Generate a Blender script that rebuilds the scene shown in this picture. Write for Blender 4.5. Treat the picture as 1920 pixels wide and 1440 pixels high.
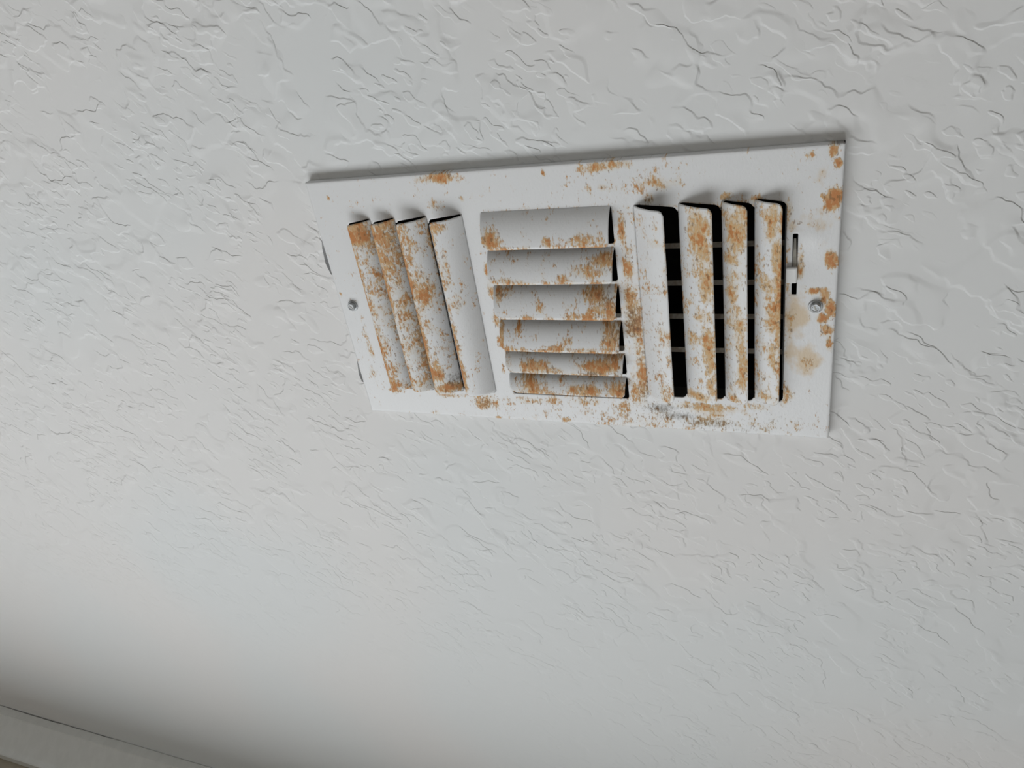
import bpy, bmesh, math, random
import numpy as np
from mathutils import Matrix, Vector

scene = bpy.context.scene
for o in list(bpy.data.objects):
    bpy.data.objects.remove(o)

# ------------------------------------------------------------------ layout
# register face: x along its long side, y towards the window wall, z up
CEIL = 2.44            # ceiling height
PROUD = 0.0065         # face plate stands this far below the ceiling
FZ = CEIL - PROUD      # height of the register face
PW, PH = 0.356, 0.1942 # register face size

# ------------------------------------------------------------------ camera
cam_d = bpy.data.cameras.new('camera')
cam = bpy.data.objects.new('camera', cam_d)
scene.collection.objects.link(cam)
Rm = [[0.9274739, 0.1570052, 0.3393251],
      [0.0392700, 0.8616320, -0.5060120],
      [-0.3718199, 0.4826382, 0.7929756]]
right, down, fwd = (Vector(r) for r in Rm)
m = Matrix.Identity(4)
for i in range(3):
    m[i][0] = right[i]; m[i][1] = -down[i]; m[i][2] = -fwd[i]
m[0][3], m[1][3], m[2][3] = 0.343693, -0.111040, FZ - 0.448544
cam.matrix_world = m
cam_d.sensor_width = 36.0
cam_d.lens = 36.0 * 1398.4 / 1920.0
cam_d.clip_start = 0.01
scene.camera = cam

# ------------------------------------------------------------------ light
world = bpy.data.worlds.new('world'); scene.world = world
world.use_nodes = True
bg = world.node_tree.nodes['Background']
bg.inputs[0].default_value = (0.86, 0.93, 1.0, 1); bg.inputs[1].default_value = 1.0
WIN = (-1.42, 0.60, 0.80, 1.88)      # window opening x0,x1,z0,z1 in the far wall
ld = bpy.data.lights.new('window_daylight', 'AREA')
ld.shape = 'RECTANGLE'; ld.size = WIN[1]-WIN[0]-0.1; ld.size_y = WIN[3]-WIN[2]-0.1
ld.energy = 24.5; ld.color = (0.96, 0.99, 1.0)
lo = bpy.data.objects.new('window_daylight', ld); scene.collection.objects.link(lo)
lo.location = ((WIN[0]+WIN[1])/2, 1.075, (WIN[2]+WIN[3])/2)
lo.rotation_euler = (math.radians(-90), 0, 0)
scene.view_settings.view_transform = 'Standard'
scene.view_settings.look = 'None'
scene.view_settings.exposure = 0.0
scene.view_settings.gamma = 1.0
scene.view_settings.use_curve_mapping = False

# ------------------------------------------------------------------ helpers
def link(o, parent=None):
    scene.collection.objects.link(o)
    if parent: o.parent = parent
    return o

def mesh_obj(name, verts, faces, mat, parent=None, smooth=False, attrs=None):
    me = bpy.data.meshes.new(name)
    me.from_pydata([tuple(map(float, v)) for v in verts], [], faces)
    me.update()
    if smooth:
        me.polygons.foreach_set('use_smooth', [True]*len(me.polygons))
    if attrs:
        for k, a in attrs.items():
            at = me.attributes.new(k, 'FLOAT', 'POINT')
            at.data.foreach_set('value', np.asarray(a, dtype=np.float32))
    me.materials.append(mat)
    return link(bpy.data.objects.new(name, me), parent)

def box_vf(x0, x1, y0, y1, z0, z1):
    v = [(x0,y0,z0),(x1,y0,z0),(x1,y1,z0),(x0,y1,z0),(x0,y0,z1),(x1,y0,z1),(x1,y1,z1),(x0,y1,z1)]
    f = [(0,3,2,1),(4,5,6,7),(0,1,5,4),(1,2,6,5),(2,3,7,6),(3,0,4,7)]
    return v, f

def boxes(name, lst, mat, parent=None, bevel=0.0):
    V, F = [], []
    for b in lst:
        v, f = box_vf(*b); n = len(V)
        V += v; F += [tuple(i+n for i in q) for q in f]
    o = mesh_obj(name, V, F, mat, parent)
    if bevel:
        md = o.modifiers.new('bevel', 'BEVEL'); md.width = bevel; md.segments = 2; md.limit_method = 'ANGLE'
    return o

def structure(o):
    o['kind'] = 'structure'; return o

def new_mat(name, col, rough=0.6, metal=0.0):
    mt = bpy.data.materials.new(name); mt.use_nodes = True
    b = mt.node_tree.nodes['Principled BSDF']
    b.inputs['Base Color'].default_value = (*col, 1)
    b.inputs['Roughness'].default_value = rough
    b.inputs['Metallic'].default_value = metal
    return mt, mt.node_tree, b

class NT:
    """small node-building helper"""
    def __init__(s, nt): s.nt = nt
    def n(s, t, **kw):
        nd = s.nt.nodes.new(t)
        for k, v in kw.items(): setattr(nd, k, v)
        return nd
    def put(s, sock, v):
        if isinstance(v, bpy.types.NodeSocket): s.nt.links.new(v, sock)
        else: sock.default_value = v
    def math(s, op, a, b=0.0, c=None, clamp=False):
        nd = s.n('ShaderNodeMath', operation=op, use_clamp=clamp)
        s.put(nd.inputs[0], a); s.put(nd.inputs[1], b)
        if c is not None: s.put(nd.inputs[2], c)
        return nd.outputs[0]
    def smooth(s, v, lo, hi, a=0.0, b=1.0):
        nd = s.n('ShaderNodeMapRange', interpolation_type='SMOOTHSTEP')
        s.put(nd.inputs['Value'], v)
        s.put(nd.inputs['From Min'], lo); s.put(nd.inputs['From Max'], hi)
        s.put(nd.inputs['To Min'], a); s.put(nd.inputs['To Max'], b)
        return nd.outputs[0]
    def noise(s, vec, scale, detail=3.0, rough=0.5, dist=0.0, out=0, dim='2D'):
        nd = s.n('ShaderNodeTexNoise', noise_dimensions=dim)
        s.put(nd.inputs['Vector'], vec)
        nd.inputs['Scale'].default_value = scale; nd.inputs['Detail'].default_value = detail
        nd.inputs['Roughness'].default_value = rough; nd.inputs['Distortion'].default_value = dist
        return nd.outputs[out]
    def mapping(s, vec, loc=(0,0,0), rot=(0,0,0), sc=(1,1,1)):
        nd = s.n('ShaderNodeMapping'); s.put(nd.inputs[0], vec)
        nd.inputs['Location'].default_value = loc; nd.inputs['Rotation'].default_value = rot; nd.inputs['Scale'].default_value = sc
        return nd.outputs[0]
    def mix(s, f, a, b):
        nd = s.n('ShaderNodeMix', data_type='RGBA'); s.put(nd.inputs[0], f)
        s.put(nd.inputs[6], a if isinstance(a, bpy.types.NodeSocket) else (*a, 1))
        s.put(nd.inputs[7], b if isinstance(b, bpy.types.NodeSocket) else (*b, 1))
        return nd.outputs[2]

# ------------------------------------------------------------------ materials
def ceiling_material():
    mt, nt, b = new_mat('painted_knockdown_plaster', (0.78, 0.785, 0.78), 0.75)
    b.inputs['Specular IOR Level'].default_value = 0.2
    N = NT(nt)
    pos = N.n('ShaderNodeNewGeometry').outputs['Position']
    sep = N.n('ShaderNodeSeparateXYZ'); N.put(sep.inputs[0], pos)
    # one shared trowel wobble
    w = N.noise(pos, 55, 2.0, 0.6, out=1)
    v = N.n('ShaderNodeVectorMath', operation='SUBTRACT'); N.put(v.inputs[0], w); v.inputs[1].default_value = (.5,.5,.5)
    def warped(amount):
        sc = N.n('ShaderNodeVectorMath', operation='SCALE'); N.put(sc.inputs[0], v.outputs[0]); sc.inputs['Scale'].default_value = amount
        ad = N.n('ShaderNodeVectorMath', operation='ADD'); N.put(ad.inputs[0], pos); N.put(ad.inputs[1], sc.outputs[0])
        return ad.outputs[0]
    def plates(scale, off, warp, rot, sc, lo, hi, gate_scale, g0, g1):
        q = N.mapping(N.mapping(warped(warp), rot=(0,0,-rot)), loc=off, sc=sc)
        h = N.smooth(N.noise(q, scale, 1.0, 0.45), lo, hi)
        g = N.smooth(N.noise(N.mapping(pos, loc=(off[1], off[0]+3, 0)), gate_scale, 1.0, 0.5), g0, g1)
        return N.math('MULTIPLY', h, g)
    a = plates(17, (3.1,7.7,0), .014, .62, (1,1.7,1), .475, .512, 24, .50, .60)
    c = plates(34, (9.3,1.2,0), .010, .50, (1,1.9,1), .512, .570, 30, .49, .60)
    d = plates(75, (5.5,4.1,0), .006, .52, (1,2.1,1), .565, .66, 13, .47, .60)
    e = plates(26, (1.9,8.4,0), .012, .58, (1,1.8,1), .525, .478, 22, .50, .62)
    soft = N.noise(pos, 11.0, 1.0, 0.5)
    h = N.math('ADD', N.math('MULTIPLY', a, .6), N.math('MULTIPLY', c, .6))
    h = N.math('ADD', h, N.math('MULTIPLY', d, .45))
    h = N.math('ADD', h, N.math('MULTIPLY', e, .6))
    # trowelled smoother towards the wall
    fade = N.smooth(sep.outputs['Y'], 0.28, 0.68, 1.0, 0.06)
    fx = N.smooth(sep.outputs['X'], -0.10, 0.30, 0.0, 1.0)
    fade = N.math('MAXIMUM', fade, N.math('MULTIPLY', fx, .75))
    h = N.math('MULTIPLY', h, fade)
    h = N.math('ADD', h, N.math('MULTIPLY', soft, .25))
    bp = N.n('ShaderNodeBump'); bp.inputs['Strength'].default_value = 1.0; bp.inputs['Distance'].default_value = 0.00078
    N.put(bp.inputs['Height'], h)
    nt.links.new(bp.outputs[0], b.inputs['Normal'])
    tint = N.noise(pos, 3.0, 1.0, 0.5)
    N.put(b.inputs['Base Color'], N.mix(N.smooth(tint, .35, .65), (0.775, 0.785, 0.785), (0.80, 0.785, 0.775)))
    return mt

def rust_material():
    mt, nt, b = new_mat('rusted_white_enamel', (0.8, 0.8, 0.8), 0.42)
    N = NT(nt)
    pos = N.n('ShaderNodeNewGeometry').outputs['Position']
    rust = N.n('ShaderNodeAttribute', attribute_name='rust').outputs['Fac']
    grime = N.n('ShaderNodeAttribute', attribute_name='grime').outputs['Fac']
    stain = N.n('ShaderNodeAttribute', attribute_name='stain').outputs['Fac']
    ps = N.mapping(pos, sc=(1.0, 0.5, 0.8))
    fine = N.math('SUBTRACT', N.noise(ps, 640.0, 3.0, 0.65), .5)
    med = N.math('SUBTRACT', N.noise(N.mapping(pos, loc=(2,5,1), sc=(1,.7,1)), 130.0, 3.0, 0.6), .5)
    big = N.math('SUBTRACT', N.noise(N.mapping(pos, loc=(7,1,3)), 45.0, 2.0, 0.5), .5)
    v = N.math('ADD', rust, N.math('MULTIPLY', fine, 1.6))
    v = N.math('ADD', v, N.math('MULTIPLY', med, 1.35))
    v = N.math('ADD', v, N.math('MULTIPLY', big, .6))
    mask = N.smooth(v, .38, .76)
    halo = N.smooth(N.math('ADD', rust, N.math('MULTIPLY', med, 1.0)), .15, .75, 0.0, .75)
    deep = N.smooth(N.math('ADD', v, N.math('MULTIPLY', med, .9)), .72, 1.2)
    rc = N.mix(N.smooth(N.noise(ps, 300.0, 3.0, .6), .35, .65), (0.57, 0.30, 0.115), (0.68, 0.44, 0.215))
    sx = N.n('ShaderNodeSeparateXYZ'); N.put(sx.inputs[0], pos)
    rc = N.mix(N.math('MULTIPLY', N.smooth(sx.outputs['X'], .25, .275, 0.0, .8), N.smooth(sx.outputs['X'], .337, .343, 1.0, 0.0)), rc, (0.70, 0.475, 0.245))
    rc = N.mix(N.math('MULTIPLY', deep, .9), rc, (0.56, 0.19, 0.035))
    base = N.mix(halo, (0.80, 0.80, 0.805), (0.74, 0.66, 0.54))
    sv = N.math('ADD', stain, N.math('ADD', N.math('MULTIPLY', med, .9), N.math('MULTIPLY', big, .8)))
    base = N.mix(N.smooth(sv, .30, .85, 0.0, .8), base, (0.70, 0.53, 0.33))
    base = N.mix(N.math('MULTIPLY', mask, .92), base, rc)
    sp = N.math('ADD', N.noise(N.mapping(ps, loc=(4,9,2)), 430.0, 2.0, 0.5), N.math('MULTIPLY', rust, .10))
    sp = N.math('MULTIPLY', N.smooth(sp, .705, .77, 0.0, .6), N.smooth(rust, .08, .30))
    base = N.mix(sp, base, (0.24, 0.125, 0.05))
    gf = N.math('ADD', grime, N.math('MULTIPLY', fine, 1.3))
    gf = N.math('ADD', gf, N.math('MULTIPLY', med, .7))
    gm = N.smooth(gf, .30, 1.15, 0.0, .75)
    base = N.mix(gm, base, (0.11, 0.09, 0.07))
    N.put(b.inputs['Base Color'], base)
    N.put(b.inputs['Roughness'], N.math('ADD', N.math('MULTIPLY', mask, .4), .40))
    bp = N.n('ShaderNodeBump'); bp.inputs['Strength'].default_value = .6; bp.inputs['Distance'].default_value = 0.0003
    N.put(bp.inputs['Height'], N.math('ADD', N.math('MULTIPLY', mask, .8), N.math('MULTIPLY', fine, .6)))
    nt.links.new(bp.outputs[0], b.inputs['Normal'])
    return mt

def noisy_mat(name, c1, c2, scale, rough, metal=0.0, bump=0.0):
    mt, nt, b = new_mat(name, c1, rough, metal)
    N = NT(nt)
    pos = N.n('ShaderNodeNewGeometry').outputs['Position']
    n = N.noise(pos, scale, 2.0, .6)
    N.put(b.inputs['Base Color'], N.mix(N.smooth(n, .35, .65), c1, c2))
    if bump:
        bp = N.n('ShaderNodeBump'); bp.inputs['Strength'].default_value = .5; bp.inputs['Distance'].default_value = bump
        N.put(bp.inputs['Height'], n); nt.links.new(bp.outputs[0], b.inputs['Normal'])
    return mt

M_CEIL = ceiling_material()
M_RUST = rust_material()
M_TRIM = noisy_mat('trim_paint', (0.80, 0.80, 0.77), (0.83, 0.83, 0.80), 60, .5, 0, .0003)
M_WALL = noisy_mat('tan_wall_paint', (0.36, 0.31, 0.235), (0.40, 0.345, 0.26), 25, .7, 0, .0006)
M_WHITE = noisy_mat('room_wall_paint', (0.80, 0.79, 0.77), (0.83, 0.82, 0.80), 20, .7)
M_FLOOR = noisy_mat('floor_covering', (0.66, 0.62, 0.57), (0.60, 0.56, 0.51), 9, .6)
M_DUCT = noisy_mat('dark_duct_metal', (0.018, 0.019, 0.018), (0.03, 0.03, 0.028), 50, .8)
M_VANE = noisy_mat('dusty_damper_steel', (0.36, 0.33, 0.28), (0.24, 0.20, 0.16), 160, .6)
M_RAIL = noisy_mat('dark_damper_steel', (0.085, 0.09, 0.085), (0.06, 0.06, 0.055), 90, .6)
M_SCREW = noisy_mat('zinc_screw', (0.50, 0.51, 0.52), (0.40, 0.41, 0.42), 300, .5, .6)
M_LEVER = noisy_mat('lever_plastic', (0.83, 0.83, 0.82), (0.80, 0.80, 0.79), 80, .35)
M_SHANK = noisy_mat('lever_shank_metal', (0.34, 0.32, 0.28), (0.44, 0.42, 0.37), 200, .5)

# ------------------------------------------------------------------ room
X0, X1, Y0, Y1 = -2.6, 1.9, -3.0, 0.925     # inner room extents, Y1 = window wall
# ceiling: one slab face with the duct opening left free (and the chipped plaster beside the plate)
hole = [(.014,.014),(.342,.014),(.342,.181),(.014,.181),
        (.014,.172),(-.0062,.170),(-.0072,.163),(-.0052,.150),(.014,.148),     # chips in the plaster beside the plate
        (.014,.076),(-.0056,.0735),(-.0078,.0645),(-.0068,.052),(-.0050,.0455),(.014,.044)]
bm = bmesh.new()
outer = [bm.verts.new((x,y,CEIL)) for x,y in ((X0,Y0),(X1,Y0),(X1,Y1),(X0,Y1))]
inner = [bm.verts.new((x,y,CEIL)) for x,y in hole]
up = [bm.verts.new((x,y,CEIL+.012)) for x,y in hole]
bm.faces.new((outer[0], inner[0], inner[1], outer[1]))
bm.faces.new((outer[1], inner[1], inner[2], outer[2]))
bm.faces.new((outer[2], inner[2], inner[3], outer[3]))
bm.faces.new([outer[3]]+inner[3:]+[inner[0], outer[0]])
for i in range(len(hole)):
    j = (i+1) % len(hole)
    bm.faces.new((inner[i], up[i], up[j], inner[j]))
bmesh.ops.triangulate(bm, faces=[f for f in bm.faces if len(f.verts) > 4])
me = bpy.data.meshes.new('ceiling'); bm.to_mesh(me); bm.free(); me.materials.append(M_CEIL)
ceiling = structure(link(bpy.data.objects.new('ceiling', me)))
structure(boxes('floor', [(X0-.1,X1+.1,Y0-.1,Y1+.1,-.05,0)], M_FLOOR))
structure(boxes('wall_left', [(X0-.1,X0,Y0,Y1,0,CEIL+.05)], M_WHITE))
structure(boxes('wall_right', [(X1,X1+.1,Y0,Y1,0,CEIL+.05)], M_WHITE))
structure(boxes('wall_near', [(X0-.1,X1+.1,Y0-.1,Y0,0,CEIL+.05)], M_WHITE))
wx0, wx1, wz0, wz1 = WIN
T = Y1 + .12
structure(boxes('wall_far', [(X0-.1,wx0,Y1,T,0,CEIL+.05),(wx1,X1+.1,Y1,T,0,CEIL+.05),
                             (wx0,wx1,Y1,T,0,wz0),(wx0,wx1,Y1,T,wz1,CEIL+.05)], M_WALL))
fr = .045
structure(boxes('window_1', [(wx0,wx0+fr,Y1+.03,T-.02,wz0,wz1),(wx1-fr,wx1,Y1+.03,T-.02,wz0,wz1),
                             (wx0+fr,wx1-fr,Y1+.03,T-.02,wz0,wz0+fr),(wx0+fr,wx1-fr,Y1+.03,T-.02,wz1-fr,wz1),
                             ((wx0+wx1)/2-.02,(wx0+wx1)/2+.02,Y1+.04,T-.03,wz0+fr,wz1-fr)], M_TRIM, bevel=.003))
# crown moulding along the window wall: vertical lip, sloped face, lower lip
prof = [(Y1,0.0),(.8805,0.0),(.8795,-.0010),(.8800,-.0140),(.8818,-.0150),(.9090,-.0510),(.9100,-.0525),(.9105,-.0605),(.9120,-.0620),(Y1,-.062)]
V, F = [], []
n = len(prof)
xs = [X0, -1.0, -.97, -.93, -.83, -.81, -.78, -.76, -.71, -.69, X1]
gap = [0, 0, .0004, .0012, .0017, .0006, .0012, .0004, .0010, 0, 0]      # shrinkage crack under the ceiling
for x, g in zip(xs, gap):
    V += [(x, y, CEIL+z-(g if k < 3 else 0)) for k, (y, z) in enumerate(prof)]
for k in range(len(xs)-1):
    for i in range(n-1):
        F.append((k*n+i, k*n+i+1, (k+1)*n+i+1, (k+1)*n+i))
F.append(tuple(range(n))); F.append(tuple(range(len(V)-1, len(V)-n-1, -1)))
structure(mesh_obj('trim_1', V, F, M_TRIM))

# ------------------------------------------------------------------ register
CX, CY = PW/2, PH/2
reg = bpy.data.objects.new('ceiling_register', None); link(reg)
reg.location = (CX, CY, CEIL)
reg['label'] = 'rusted white metal ceiling register with three banks of louvers'
reg['category'] = 'air vent'
reg.empty_display_size = .05
def loc(v):   # face coordinates (metres, z up from the face) -> register-local
    return (v[0]-CX, v[1]-CY, v[2]-PROUD)

PLATE_RUST = [(106.4, 3.3, 13.3, 3.3, 0.9), (222.4, 3.5, 15.2, 3.3, 0.72), (255.2, 16.3, 10.8, 3.9, 0.6), (247.5, 24.8, 3.3, 4.0, 0.7), (218.8, 16.5, 4.7, 2.7,
    0.4), (209.6, 15.9, 2.1, 3.0, 0.6), (16.0, 11.8, 1.1, 1.6, 1), (181.1, 5.0, 1.1, 1.7, 0.8), (121.4, 18.3, 1.6, 2.2, 0.8), (102.8, 22.1, 5.6, 3.8, 0.45),
    (3.4, 87.3, 1.2, 1.9, 0.6), (12.7, 93.6, 5.3, 2.4, 0.35), (350.1, 3.3, 2.4, 3.5, 1.1), (353.2, 10.8, 1.9, 2.7, 1.1), (351.1, 30.4, 4.2, 6.8, 1.15), (346.1,
    28.6, 1.7, 1.9, 0.9), (338.6, 5.6, 2.8, 3.0, 0.45), (351.7, 66.8, 3.5, 4.7, 1.2), (344.3, 87.2, 5.4, 2.1, 0.9), (349.2, 90.7, 2.7, 4.6, 1.2), (352.5, 98.5,
    2.7, 6.5, 1.2), (348.9, 105.4, 3.6, 2.9, 1.1), (351.1, 113.7, 3.3, 3.7, 1.1), (352.9, 121.5, 1.8, 4.9, 1.0), (331.2, 44.5, 6.4, 4.5, 0.35), (329.6, 106.6,
    2.5, 15.0, 0.4), (341.4, 136.7, 4.4, 5.5, 0.35), (334.7, 68.5, 2.4, 8.9, 0.6), (328.1, 36.4, 2.0, 8.3, 0.6), (228.5, 43.7, 2.7, 12.1, 0.75), (229.9, 69.0,
    3.5, 16.6, 0.72), (230.8, 91.7, 4.3, 11.8, 0.72), (232.2, 111.4, 5.1, 12.2, 0.8), (233.6, 131.8, 3.7, 17.0, 0.8), (233.9, 157.4, 3.4, 17.9, 0.85), (229.4,
    166.4, 4.6, 10.9, 0.6), (218.4, 178.3, 8.7, 4.6, 0.62), (129.8, 69.0, 2.0, 5.3, 0.75), (130.4, 85.6, 2.9, 5.9, 0.85), (130.4, 108.2, 2.1, 7.0, 0.8), (129.4,
    125.7, 1.7, 5.4, 0.6), (128.8, 148.2, 1.3, 5.7, 0.5), (116.7, 193.4, 2.8, 2.1, 0.8), (172.8, 191.6, 3.4, 2.5, 0.85), (63.5, 193.3, 5.9, 3.2, 0.4), (108.1,
    178.6, 11.9, 6.6, 0.62), (152.8, 175.6, 25.6, 3.4, 0.5), (190.7, 174.0, 12.2, 3.8, 0.55), (140.0, 174.4, 8.8, 2.4, 0.5), (277.1, 174.3, 15.8, 3.5, 0.75),
    (264.4, 173.3, 7.3, 3.1, 0.7), (308.9, 171.6, 8.2, 3.4, 0.6), (327.5, 166.3, 3.3, 4.2, 0.6), (330.1, 162.0, 4.0, 5.8, 0.55), (278.6, 185.7, 18.1, 5.4, 0.5),
    (292.4, 26.2, 2.7, 2.6, 0.8), (309.8, 28.5, 3.6, 1.9, 0.8), (326.3, 32.2, 1.7, 2.5, 0.6), (256.0, 30.6, 9.7, 2.0, 0.6), (30.5, 173.2, 7.1, 2.1, 0.5), (78.7,
    174.8, 12.3, 2.1, 0.65), (15.7, 128.0, 3.0, 20.4, 0.45), (12.2, 157.4, 3.1, 10.6, 0.4), (328.1, 81.4, 1.2, 5.6, 0.7), (338.0, 185.9, 13.2, 3.4, 0.28),
    (310.7, 187.9, 20.6, 3.5, 0.35)]
PLATE_STAIN = [(333.5, 103.6, 7.4, 15.6, 0.95), (341.3, 134.7, 9.4, 11.8, 0.9), (331.7, 131.1, 5.7, 11.8, 0.8), (331.2, 44.5, 8.1, 7.2, 0.6), (348.6, 48.5, 6.8,
    19.7, 0.4), (344.5, 17.3, 6.1, 7.3, 0.4), (351.9, 92.2, 4.1, 21.6, 0.35), (334.8, 69.5, 3.6, 10.3, 0.6), (229.9, 107.4, 8.0, 77.7, 0.5), (255.2, 16.3, 11.4,
    5.2, 0.6), (106.3, 3.7, 14.1, 3.6, 0.6), (222.4, 3.5, 15.2, 3.6, 0.7), (218.8, 16.5, 5.4, 3.4, 0.5), (278.8, 176.9, 24.9, 6.2, 0.6), (330.1, 161.2, 5.3,
    8.3, 0.5), (102.7, 22.9, 7.3, 4.6, 0.4), (109.0, 178.5, 13.7, 8.1, 0.4), (178.3, 174.7, 48.5, 4.8, 0.35)]
PLATE_GRIME = [(119.9, -4.0, 5.4, 2.1, 0.9), (107.7, -2.3, 15.6, 2.2, 0.6), (354.4, -1.8, 6.4, 2.3, 1.0), (243.7, -3.6, 18.9, 1.9, 0.4), (245.5, 176.7, 11.3,
    4.1, 0.9), (258.4, 182.6, 14.9, 4.1, 0.85), (278.5, 187.1, 21.6, 4.1, 0.7), (303.6, 189.7, 20.9, 3.6, 0.45), (246.8, 26.1, 3.3, 3.3, 0.7), (231.0, 107.4,
    6.5, 13.8, 0.75), (229.4, 91.7, 5.0, 11.8, 0.4), (234.8, 166.1, 3.8, 11.7, 0.7), (235.9, 177.3, 6.9, 4.6, 0.6), (108.7, 180.0, 6.4, 6.1, 0.6), (239.7,
    123.4, 2.9, 25.2, 0.35), (356.9, 167.9, 1.9, 16.6, 0.3), (317.6, 183.0, 23.7, 8.7, 0.3), (226.1, 180.1, 15.5, 6.5, 0.3)]
LOUVER_RUST = [(36.9, 37.3, 8.0, 12.5, 1.0), (43.2, 49.6, 6.2, 12.8, 0.6), (58.9, 38.1, 6.9, 14.0, 0.95), (55.1, 58.1, 6.2, 17.2, 0.8), (63.0, 50.2, 3.5, 12.5,
    0.6), (33.0, 100.7, 5.7, 28.8, 0.6), (48.2, 105.0, 7.4, 33.5, 0.55), (60.6, 87.5, 5.4, 27.3, 0.65), (59.7, 122.9, 9.3, 29.2, 0.55), (79.2, 54.6, 6.0, 20.9,
    0.5), (78.3, 33.1, 4.2, 6.3, 0.7), (78.1, 50.6, 4.2, 14.9, 0.65), (79.1, 81.2, 11.3, 14.9, 0.8), (77.8, 104.8, 6.2, 13.7, 0.5), (92.8, 51.0, 2.9, 20.5,
    0.7), (54.9, 160.8, 7.7, 6.1, 0.6), (32.5, 162.9, 7.0, 4.2, 0.7), (82.6, 162.9, 10.2, 4.5, 1.1), (78.5, 150.2, 3.7, 14.9, 0.9), (102.9, 34.8, 6.5, 3.5,
    0.85), (105.7, 87.7, 7.6, 8.6, 0.45), (103.8, 67.2, 3.3, 20.9, 0.5), (68.6, 70.7, 5.3, 26.3, 0.5), (41.7, 70.3, 4.5, 17.8, 0.5), (40.4, 151.7, 7.8, 15.4,
    0.4), (139.9, 44.8, 7.0, 6.1, 0.95), (179.7, 47.7, 3.3, 3.7, 0.75), (204.3, 47.0, 8.4, 4.3, 0.75), (214.2, 46.7, 4.9, 5.0, 0.5), (217.9, 61.9, 8.4, 5.1,
    0.8), (206.5, 69.0, 12.8, 4.5, 0.75), (222.9, 65.6, 4.9, 9.6, 0.55), (147.1, 75.0, 11.0, 3.2, 0.8), (187.7, 73.2, 4.4, 3.9, 0.7), (208.2, 86.5, 8.0, 6.2,
    1.1), (214.6, 95.8, 10.1, 7.1, 0.8), (197.4, 100.6, 11.2, 2.4, 0.75), (167.5, 95.1, 2.7, 4.1, 0.7), (137.5, 83.7, 2.4, 9.9, 0.9), (143.6, 83.7, 6.4, 4.9,
    0.55), (158.5, 102.1, 10.3, 2.1, 0.6), (222.7, 86.2, 3.6, 7.7, 0.6), (216.1, 117.7, 6.7, 10.8, 1.0), (222.6, 107.6, 4.4, 7.2, 0.8), (148.3, 110.5, 1.2, 3.9,
    1.0), (134.9, 116.2, 2.1, 11.5, 0.9), (144.2, 127.7, 11.6, 3.1, 0.7), (178.9, 125.6, 9.4, 2.6, 0.75), (185.3, 121.2, 4.7, 3.4, 0.6), (198.2, 126.8, 9.9,
    2.1, 0.6), (156.3, 142.7, 11.5, 5.0, 1.05), (170.2, 145.3, 7.3, 2.7, 0.9), (206.2, 141.8, 15.3, 4.8, 0.95), (216.6, 133.0, 9.0, 5.9, 0.7), (151.6, 133.2,
    9.9, 3.1, 0.55), (149.8, 157.4, 7.6, 7.5, 0.8), (160.0, 150.6, 5.0, 3.7, 0.85), (153.1, 163.7, 10.1, 3.8, 0.8), (192.3, 161.3, 11.9, 4.1, 1.1), (199.6,
    149.0, 7.0, 3.5, 0.85), (217.9, 160.0, 8.4, 5.4, 0.85), (220.9, 148.1, 7.6, 3.5, 0.7), (175.2, 153.1, 4.1, 6.4, 0.5), (249.6, 50.3, 4.6, 4.2, 0.5), (256.4,
    75.3, 3.0, 11.0, 0.5), (250.9, 111.2, 4.2, 9.5, 0.55), (248.6, 91.9, 3.4, 7.6, 0.3), (255.5, 122.9, 2.8, 16.3, 0.55), (251.7, 158.3, 5.1, 8.7, 0.65),
    (250.4, 38.4, 3.3, 6.8, 0.3), (239.2, 152.4, 4.4, 17.5, 0.3), (277.4, 42.8, 6.9, 14.2, 0.85), (279.5, 56.4, 5.7, 10.4, 0.8), (281.1, 77.4, 5.2, 14.5, 0.85),
    (273.4, 66.7, 2.6, 14.3, 0.4), (278.0, 103.2, 8.0, 7.6, 0.6), (281.3, 126.3, 4.1, 20.2, 0.85), (271.3, 118.6, 4.8, 7.1, 0.5), (282.3, 150.5, 2.8, 10.0,
    0.8), (273.2, 161.4, 10.6, 3.8, 0.75), (299.0, 47.0, 6.1, 15.4, 0.95), (296.3, 63.7, 5.6, 4.8, 0.85), (296.0, 81.2, 5.1, 13.0, 0.8), (299.9, 110.5, 5.2,
    19.2, 0.75), (295.1, 103.0, 3.9, 19.0, 0.65), (301.9, 137.5, 4.0, 20.3, 0.85), (295.9, 162.3, 5.5, 3.4, 0.7), (303.6, 37.4, 3.0, 4.5, 0.6), (293.1, 126.0,
    3.3, 20.0, 0.5), (319.8, 41.3, 3.5, 13.0, 0.9), (321.6, 60.9, 3.0, 13.5, 0.95), (316.9, 38.0, 2.9, 6.4, 0.5), (323.4, 88.4, 2.1, 44.4, 0.95), (317.2, 81.4,
    5.5, 8.5, 0.65), (319.0, 102.8, 4.4, 14.9, 0.6), (314.3, 117.8, 4.5, 7.6, 0.5), (320.8, 129.1, 3.8, 11.7, 0.7), (317.9, 160.2, 7.3, 3.7, 0.7), (314.6, 50.8,
    1.8, 13.3, 0.4)]
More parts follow.
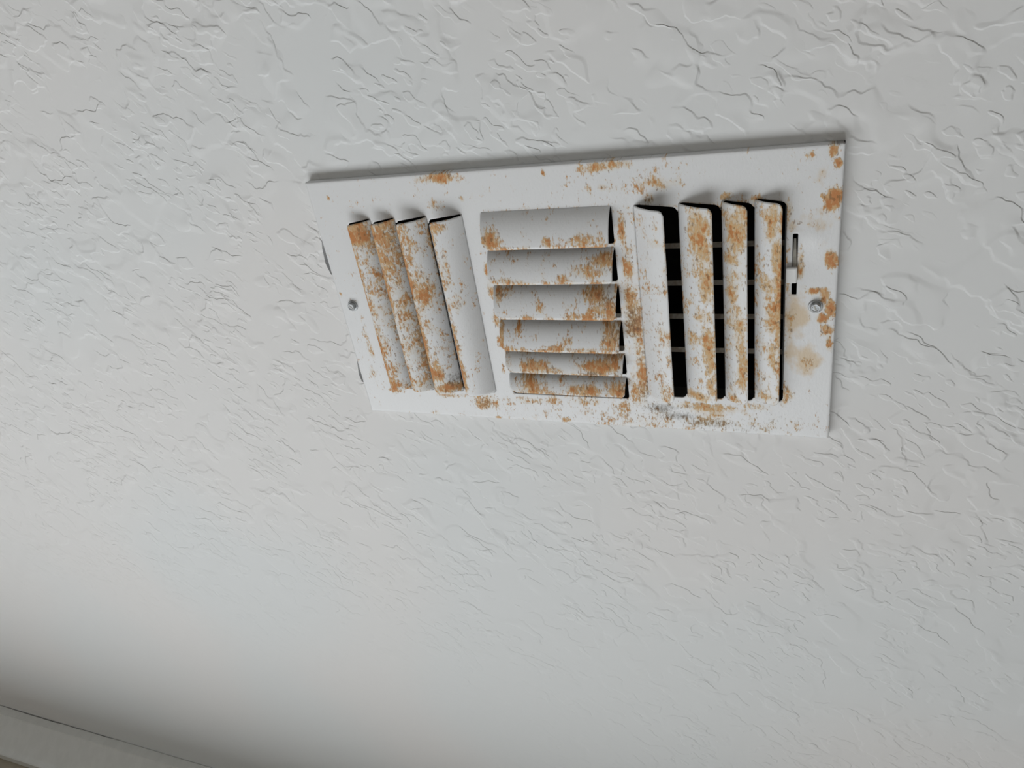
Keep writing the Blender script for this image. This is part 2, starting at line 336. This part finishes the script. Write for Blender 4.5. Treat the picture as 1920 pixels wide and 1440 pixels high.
LOUVER_GRIME = [(244.7, 88.1, 4.8, 19.2, 0.22), (244.0, 119.2, 5.7, 28.9, 0.28), (243.9, 143.8, 8.0, 21.5, 0.28), (215.4, 88.0, 7.2, 6.2, 0.6), (222.2, 111.6,
    4.4, 12.2, 0.75), (216.6, 132.1, 9.0, 4.2, 0.6), (221.0, 146.8, 6.8, 3.5, 0.7), (88.5, 156.9, 6.4, 6.9, 0.8), (214.8, 58.2, 7.0, 3.7, 0.4), (106.9, 91.8,
    4.2, 6.0, 0.4), (155.2, 149.5, 20.6, 2.3, 0.5), (199.8, 146.8, 7.8, 2.6, 0.8), (59.7, 104.9, 22.6, 38.1, 0.25), (153.6, 133.1, 12.3, 1.8, 0.4), (254.5,
    25.2, 6.4, 2.0, 0.4)]

def density(x, y, blobs):
    d = np.zeros_like(x)
    for bx, by, rx, ry, s in blobs:
        q = ((x*1e3-bx)/(rx*1.15))**2 + ((y*1e3-by)/(ry*1.15))**2
        d = np.maximum(d, s*np.exp(-q**1.3*.9))
    return d

# openings in the face, millimetres: (x0,x1,y0,y1, side of the hinge)
OPEN_L = [(26.5,46.6),(47.4,66.4),(67.2,92.0),(92.8,119.3)]          # hinge on the right
OPEN_C = [(28.0,53.0),(55.2,79.0),(81.2,105.6),(107.8,131.2),(133.4,149.8),(152.0,170.0)]  # hinge on the near side
OPEN_R = [(237.0,263.8),(264.5,289.3),(289.9,308.3),(308.9,326.8)]   # hinge on the left
LY0, LY1 = 28.5, 170.0
RY0, RY1 = 28.0, 167.0
CX0, CX1 = 133.0, 223.0
holes = [(a,b,LY0,LY1) for a,b in OPEN_L] + [(CX0,CX1,a,b) for a,b in OPEN_C] + [(a,b,RY0,RY1) for a,b in OPEN_R]
holes.append((330.4,333.3,50.4,89.3))
radii = [2.5]*4 + [2.0]*6 + [3.4]*4 + [.4]

def face_plate():
    step = .8
    fl = [-6.3,-5.0,-3.5,-2.0,-1.0,-.5]
    def lines(L):
        k = int(round(L/step)); c = np.linspace(0, L, k+1)
        return np.concatenate([fl, c, L - np.array(fl[::-1])])
    U, W = lines(PW*1e3), lines(PH*1e3)
    u, w = np.meshgrid(U, W, indexing='ij')
    x, y = u.copy(), w.copy()
    # snap to opening outlines
    dead = np.zeros_like(x, bool); ctr_dead = np.zeros((len(U)-1, len(W)-1), bool)
    uc = (u[:-1,:-1]+u[1:,1:])/2; wc = (w[:-1,:-1]+w[1:,1:])/2
    def sdf(px, py, h, r):
        # the near cut of the side banks runs slightly askew
        if h[3]-h[2] > 100:
            f = (h[1]-px)/(h[1]-h[0]) if h[0] < 130 else (px-h[0])/(h[1]-h[0])
            py = py - 3.2*np.clip(f, 0, 1)*np.clip((70-py)/40, 0, 1)
        cx, cy = (h[0]+h[1])/2, (h[2]+h[3])/2
        qx = np.abs(px-cx)-((h[1]-h[0])/2-r); qy = np.abs(py-cy)-((h[3]-h[2])/2-r)
        return np.hypot(np.maximum(qx,0), np.maximum(qy,0)) + np.minimum(np.maximum(qx,qy),0) - r
    for h, r in zip(holes, radii):
        ctr_dead |= sdf(uc, wc, h, r) < 0
    keep = ~ctr_dead
    # vertices on the border between kept and removed cells
    cnt_k = np.zeros_like(x, int); cnt_d = np.zeros_like(x, int)
    for di in (0,1):
        for dj in (0,1):
            cnt_k[di:len(U)-1+di, dj:len(W)-1+dj] += keep
            cnt_d[di:len(U)-1+di, dj:len(W)-1+dj] += ctr_dead
    bd = (cnt_k > 0) & (cnt_d > 0)
    for h, r in zip(holes, radii):
        s = sdf(x, y, h, r); near = bd & (np.abs(s) < step*1.0)
        e = 1e-3
        for _ in range(3):
            s = sdf(x, y, h, r)
            gx = (sdf(x+e, y, h, r)-sdf(x-e, y, h, r))/(2*e); gy = (sdf(x, y+e, h, r)-sdf(x, y-e, h, r))/(2*e)
            g2 = np.maximum(gx*gx+gy*gy, .25)
            x = np.where(near, x-s*gx/g2, x); y = np.where(near, y-s*gy/g2, y)
    L, H = PW*1e3, PH*1e3
    over = np.maximum(np.maximum(-u, u-L), np.maximum(-w, w-H))
    x = np.clip(x, 0, L); y = np.clip(y, 0, H)
    edge = np.minimum(np.minimum(x, L-x), np.minimum(y, H-y))
    z = np.where(over > 0, over+.35, .35*np.clip(1-edge/1.6, 0, 1)**2)
    # dents: shallow dish by the lever, slight bow of the sheet, raised shoulders at the hinge ends
    z -= .55*np.exp(-((x-341)/7)**2-((y-52)/6)**2)
    z += .5*np.exp(-((x-338)/9)**2-((y-70)/9)**2)*(over <= 0)
    verts = np.stack([x, y, z], -1).reshape(-1, 3)/1e3
    nW = len(W); faces = []
    idx = np.arange(len(U)*nW).reshape(len(U), nW)
    for i, j in zip(*np.nonzero(keep)):
        faces.append((int(idx[i,j]), int(idx[i,j+1]), int(idx[i+1,j+1]), int(idx[i+1,j])))
    used = np.unique(np.array(faces)); remap = -np.ones(len(verts), int); remap[used] = np.arange(len(used))
    faces = [tuple(int(remap[k]) for k in f) for f in faces]
    vv = verts[used]
    px, py = vv[:,0], vv[:,1]
    ov = over.reshape(-1)[used]
    rust = np.maximum(density(px, py, PLATE_RUST), .02)
    # rust creeps out of the openings
    dmin = np.full(len(px), 99.0)
    for h, r in zip(holes[4:14], radii[4:14]):
        dmin = np.minimum(dmin, np.abs(sdf(px*1e3, py*1e3, h, r)))
    rust = np.maximum(rust, .34*np.exp(-(dmin/2.2)))
    speck = .20*np.exp(-((px-.235)/.04)**2)+.16*np.clip((py-.165)/.02,0,1)*np.clip((px-.09)/.05,0,1)
    rust = np.maximum(rust, speck)
    grime = density(px, py, PLATE_GRIME)
    gl = PLATE_GRIME
    grime = np.where(ov > 0, grime*1.5+.08, grime)
    o = mesh_obj('face_plate', [loc(v) for v in vv], faces, M_RUST, reg, True, {'rust': rust, 'grime': grime, 'stain': density(px, py, PLATE_STAIN)})
    md = o.modifiers.new('sheet', 'SOLIDIFY'); md.thickness = .0007; md.offset = -1.0
    return o

def louver(base, lip, depth, s0, s1, axis, sign, rust_lip, rust_all, a0=62.0, a1=4.0, r_near=3.2, r_far=3.2):
    """Lanced blade. base/lip: positions across the opening (mm), depth: how far the lip
    stands out of the face (mm), s0..s1: extent along the blade (mm)."""
    nu, nv = 18, 110
    # arc from steep (a0) at the hinge to nearly flat (a1) at the lip, scaled to reach the lip
    t = np.linspace(0, 1, nu+1)
    ang = np.radians(a0+(a1-a0)*t**.9)
    cx = np.concatenate([[0], np.cumsum(np.cos((ang[1:]+ang[:-1])/2))]); cz = np.concatenate([[0], np.cumsum(np.sin((ang[1:]+ang[:-1])/2))])
    cx = cx/cx[-1]*(lip-base); cz = cz/cz[-1]*depth
    v = np.linspace(0, 1, nv+1)
    P = np.zeros((nu+1, nv+1, 3))
    for i in range(nu+1):
        # rounded free corners
        def corner(r):
            d = max(0.0, r-(1-t[i])*abs(lip-base))
            return (r-math.sqrt(max(r*r-d*d, 0)) if d > 0 else 0.0) + .9*t[i]
        a, b = s0+corner(r_near), s1-corner(r_far)
        sv = a+(b-a)*v
        # a little waviness in the pressed sheet
        wob = .25*np.sin(sv*.05+base)*t[i]
        if axis == 'x':
            P[i,:,0] = base+cx[i]+wob*sign*.3; P[i,:,1] = sv
        else:
            P[i,:,1] = base+cx[i]; P[i,:,0] = sv
        P[i,:,2] = -cz[i]+wob*.5
    idx = np.arange((nu+1)*(nv+1)).reshape(nu+1, nv+1)
    flip = (axis == 'x') == (sign > 0)
    F = []
    for i in range(nu):
        for j in range(nv):
            q = (int(idx[i,j]), int(idx[i,j+1]), int(idx[i+1,j+1]), int(idx[i+1,j]))
            F.append(q if flip else q[::-1])
    V = P.reshape(-1,3)/1e3
    T_ = np.repeat(t, nv+1); S = np.tile(v, nu+1)
    rust = density(V[:,0], V[:,1], LOUVER_RUST)
    rng = np.random.default_rng(int(base*10))
    wave = np.interp(S, np.linspace(0,1,14), rng.uniform(.35, 1.15, 14))
    dist = (1-T_)*abs(lip-base)
    rust = np.maximum(rust, rust_lip*wave*np.exp(-(dist/2.4)**1.4))
    rust = np.maximum(rust, rust_all*(.75+.5*np.interp(S, np.linspace(0,1,9), rng.uniform(0,1,9))))
    stain = density(V[:,0], V[:,1], LOUVER_RUST)*np.where(V[:,0] > .262, .95, .45)
    rust = np.where(V[:,0] > .262, rust*.86, rust)
    grime = np.maximum(density(V[:,0], V[:,1], LOUVER_GRIME), .05)
    o = mesh_obj('louver', [loc(p) for p in V], F, M_RUST, reg, True, {'rust': rust, 'grime': grime, 'stain': stain})
    md = o.modifiers.new('sheet', 'SOLIDIFY'); md.thickness = .0006; md.offset = -1.0
    return o

face_plate()
# left bank: hinged on the right, lips stand out to the left
for base, lip, dep, rl, ra in ((46.6,30.9,8.0,1.1,.36),(66.4,51.2,9.0,1.1,.42),(92.0,72.6,11.0,1.15,.28),(119.3,99.2,11.5,1.0,.14)):
    louver(base, lip, dep, 29.3, 168.8, 'x', -1, rl, ra, r_near=1.2)
# middle bank: hinged on the near side, lips stand out towards the wall
for base, lip, dep, rl, ra in ((28.0,51.6,10.0,.6,.12),(55.2,76.8,9.8,.8,.16),(81.2,103.2,9.8,.8,.16),(107.8,128.6,9.6,.8,.16),(133.4,147.8,7.2,.75,.28),(152.0,165.4,6.8,.75,.30)):
    louver(base, lip, dep, 133.4, 222.4, 'y', 1, rl, ra, r_near=5.0, r_far=2.0)
# right bank: hinged on the left, lips stand out to the right
for base, lip, dep, rl, ra in ((237.0,257.2,11.5,.42,.20),(264.5,285.6,11.0,.75,.30),(289.9,305.3,9.0,.6,.40),(308.9,324.6,8.0,.8,.34)):
    louver(base, lip, dep, 28.8, 166.2, 'x', 1, rl, ra, a0=48.0, a1=8.0)

# damper behind the face: rails and cross vanes
def rbox(*b):
    return tuple(q/1e3 for q in b)
def reg_boxes(name, lst, mat, parent, bevel=0.0):
    out = []
    for b in lst:
        x0,x1,y0,y1,z0,z1 = (q/1e3 for q in b)
        out.append((x0-CX,x1-CX,y0-CY,y1-CY,z0-PROUD,z1-PROUD))
    return boxes(name, out, mat, parent, bevel)
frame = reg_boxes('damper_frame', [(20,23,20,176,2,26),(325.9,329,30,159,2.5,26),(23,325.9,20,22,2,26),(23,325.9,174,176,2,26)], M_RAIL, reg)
for yv in (63.0, 89.2, 113.8, 139.6):
    v, f = box_vf(-.1505, .1505, -.0017, .0017, -.0004, .0004)
    a = math.radians(-25)
    v = [(p[0]+(23+325.9)/2e3-CX, p[1]*math.cos(a)-p[2]*math.sin(a)+yv/1e3-CY, p[1]*math.sin(a)+p[2]*math.cos(a)+.0195-PROUD) for p in v]
    mesh_obj('damper_vane', v, f, M_VANE, frame)

# damper lever in its slot
lever = reg_boxes('damper_lever', [(326.9,333.4,70.8,80.8,-3.2,-.4)], M_LEVER, reg, bevel=.0008)
sh = mesh_obj('lever_shank', [((x-CX*1e3)/1e3, (y-CY*1e3)/1e3, (z-PROUD*1e3)/1e3) for x,y,z in
      ((330.9,54.5,3.0),(332.2,54.5,3.0),(333.0,71.5,-.6),(330.6,71.5,-.6),(330.9,54.5,4.0),(332.2,54.5,4.0),(333.0,71.5,.4),(330.6,71.5,.4))],
      [(0,3,2,1),(4,5,6,7),(0,1,5,4),(1,2,6,5),(2,3,7,6),(3,0,4,7)], M_SHANK, lever)

# hex washer-head screws
def screw(cx, cy, tilt, lab):
    V, F = [], []
    def ring(r, z, k, ph):
        s = len(V)
        V.extend(((cx+r*math.cos(ph+2*math.pi*i/k)), (cy+r*math.sin(ph+2*math.pi*i/k)), z) for i in range(k))
        return list(range(s, s+k))
    def band(a, b):
        k = len(a)
        F.extend((a[i], b[i], b[(i+1)%k], a[(i+1)%k]) for i in range(k))
    K = 24
    r0 = ring(4.3, -.0, K, 0); r1 = ring(4.3, -.5, K, 0); r2 = ring(3.9, -.8, K, 0); r3 = ring(3.3, -.85, K, 0)
    band(r0, r1); band(r1, r2); band(r2, r3)
    def hexr(R, z):
        s = len(V)
        for i in range(K):
            th = 2*math.pi*i/K; q = ((th-tilt) % (math.pi/3))-math.pi/6
            rr = min(R*math.cos(math.pi/6)/math.cos(q), R*.985)
            V.append((cx+rr*math.cos(th), cy+rr*math.sin(th), z))
        return list(range(s, s+K))
    h0 = hexr(3.3, -.85); h1 = hexr(3.3, -3.2); h2 = hexr(2.9, -3.6); h3 = hexr(2.2, -3.55); h4 = hexr(1.9, -3.2)
    band(r3, h0); band(h0, h1); band(h1, h2); band(h2, h3); band(h3, h4); F.append(tuple(h4))
    F.append(tuple(r0[::-1]))
    o = mesh_obj('screw', [((x/1e3)-CX, (y/1e3)-CY, (z/1e3)-PROUD) for x,y,z in V], F, M_SCREW, reg)
    o['label'] = lab
    v, f = box_vf(-.0019, .0019, -.00035, .00035, -.0001, .0001)
    c, s = math.cos(tilt+.5), math.sin(tilt+.5)
    v = [(p[0]*c-p[1]*s+cx/1e3-CX, p[0]*s+p[1]*c+cy/1e3-CY, p[2]-.00325-PROUD) for p in v]
    mesh_obj('screw_slot', v, f, M_SHANK, o)
screw(11.3, 96.8, .3, 'zinc hex-head screw on the left side')
screw(344.3, 97.2, .7, 'zinc hex-head screw ringed with rust on the right side')

# ------------------------------------------------------------------ duct above the opening
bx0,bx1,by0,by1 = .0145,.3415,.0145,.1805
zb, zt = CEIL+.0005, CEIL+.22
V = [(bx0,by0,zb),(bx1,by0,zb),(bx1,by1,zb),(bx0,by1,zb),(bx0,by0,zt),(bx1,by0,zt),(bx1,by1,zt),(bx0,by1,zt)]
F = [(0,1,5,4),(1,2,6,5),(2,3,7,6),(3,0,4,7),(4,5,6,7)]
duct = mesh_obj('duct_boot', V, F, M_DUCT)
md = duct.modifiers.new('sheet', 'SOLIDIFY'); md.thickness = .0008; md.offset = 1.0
duct['label'] = 'dark sheet-metal duct seen through the open louvers'
duct['category'] = 'duct'
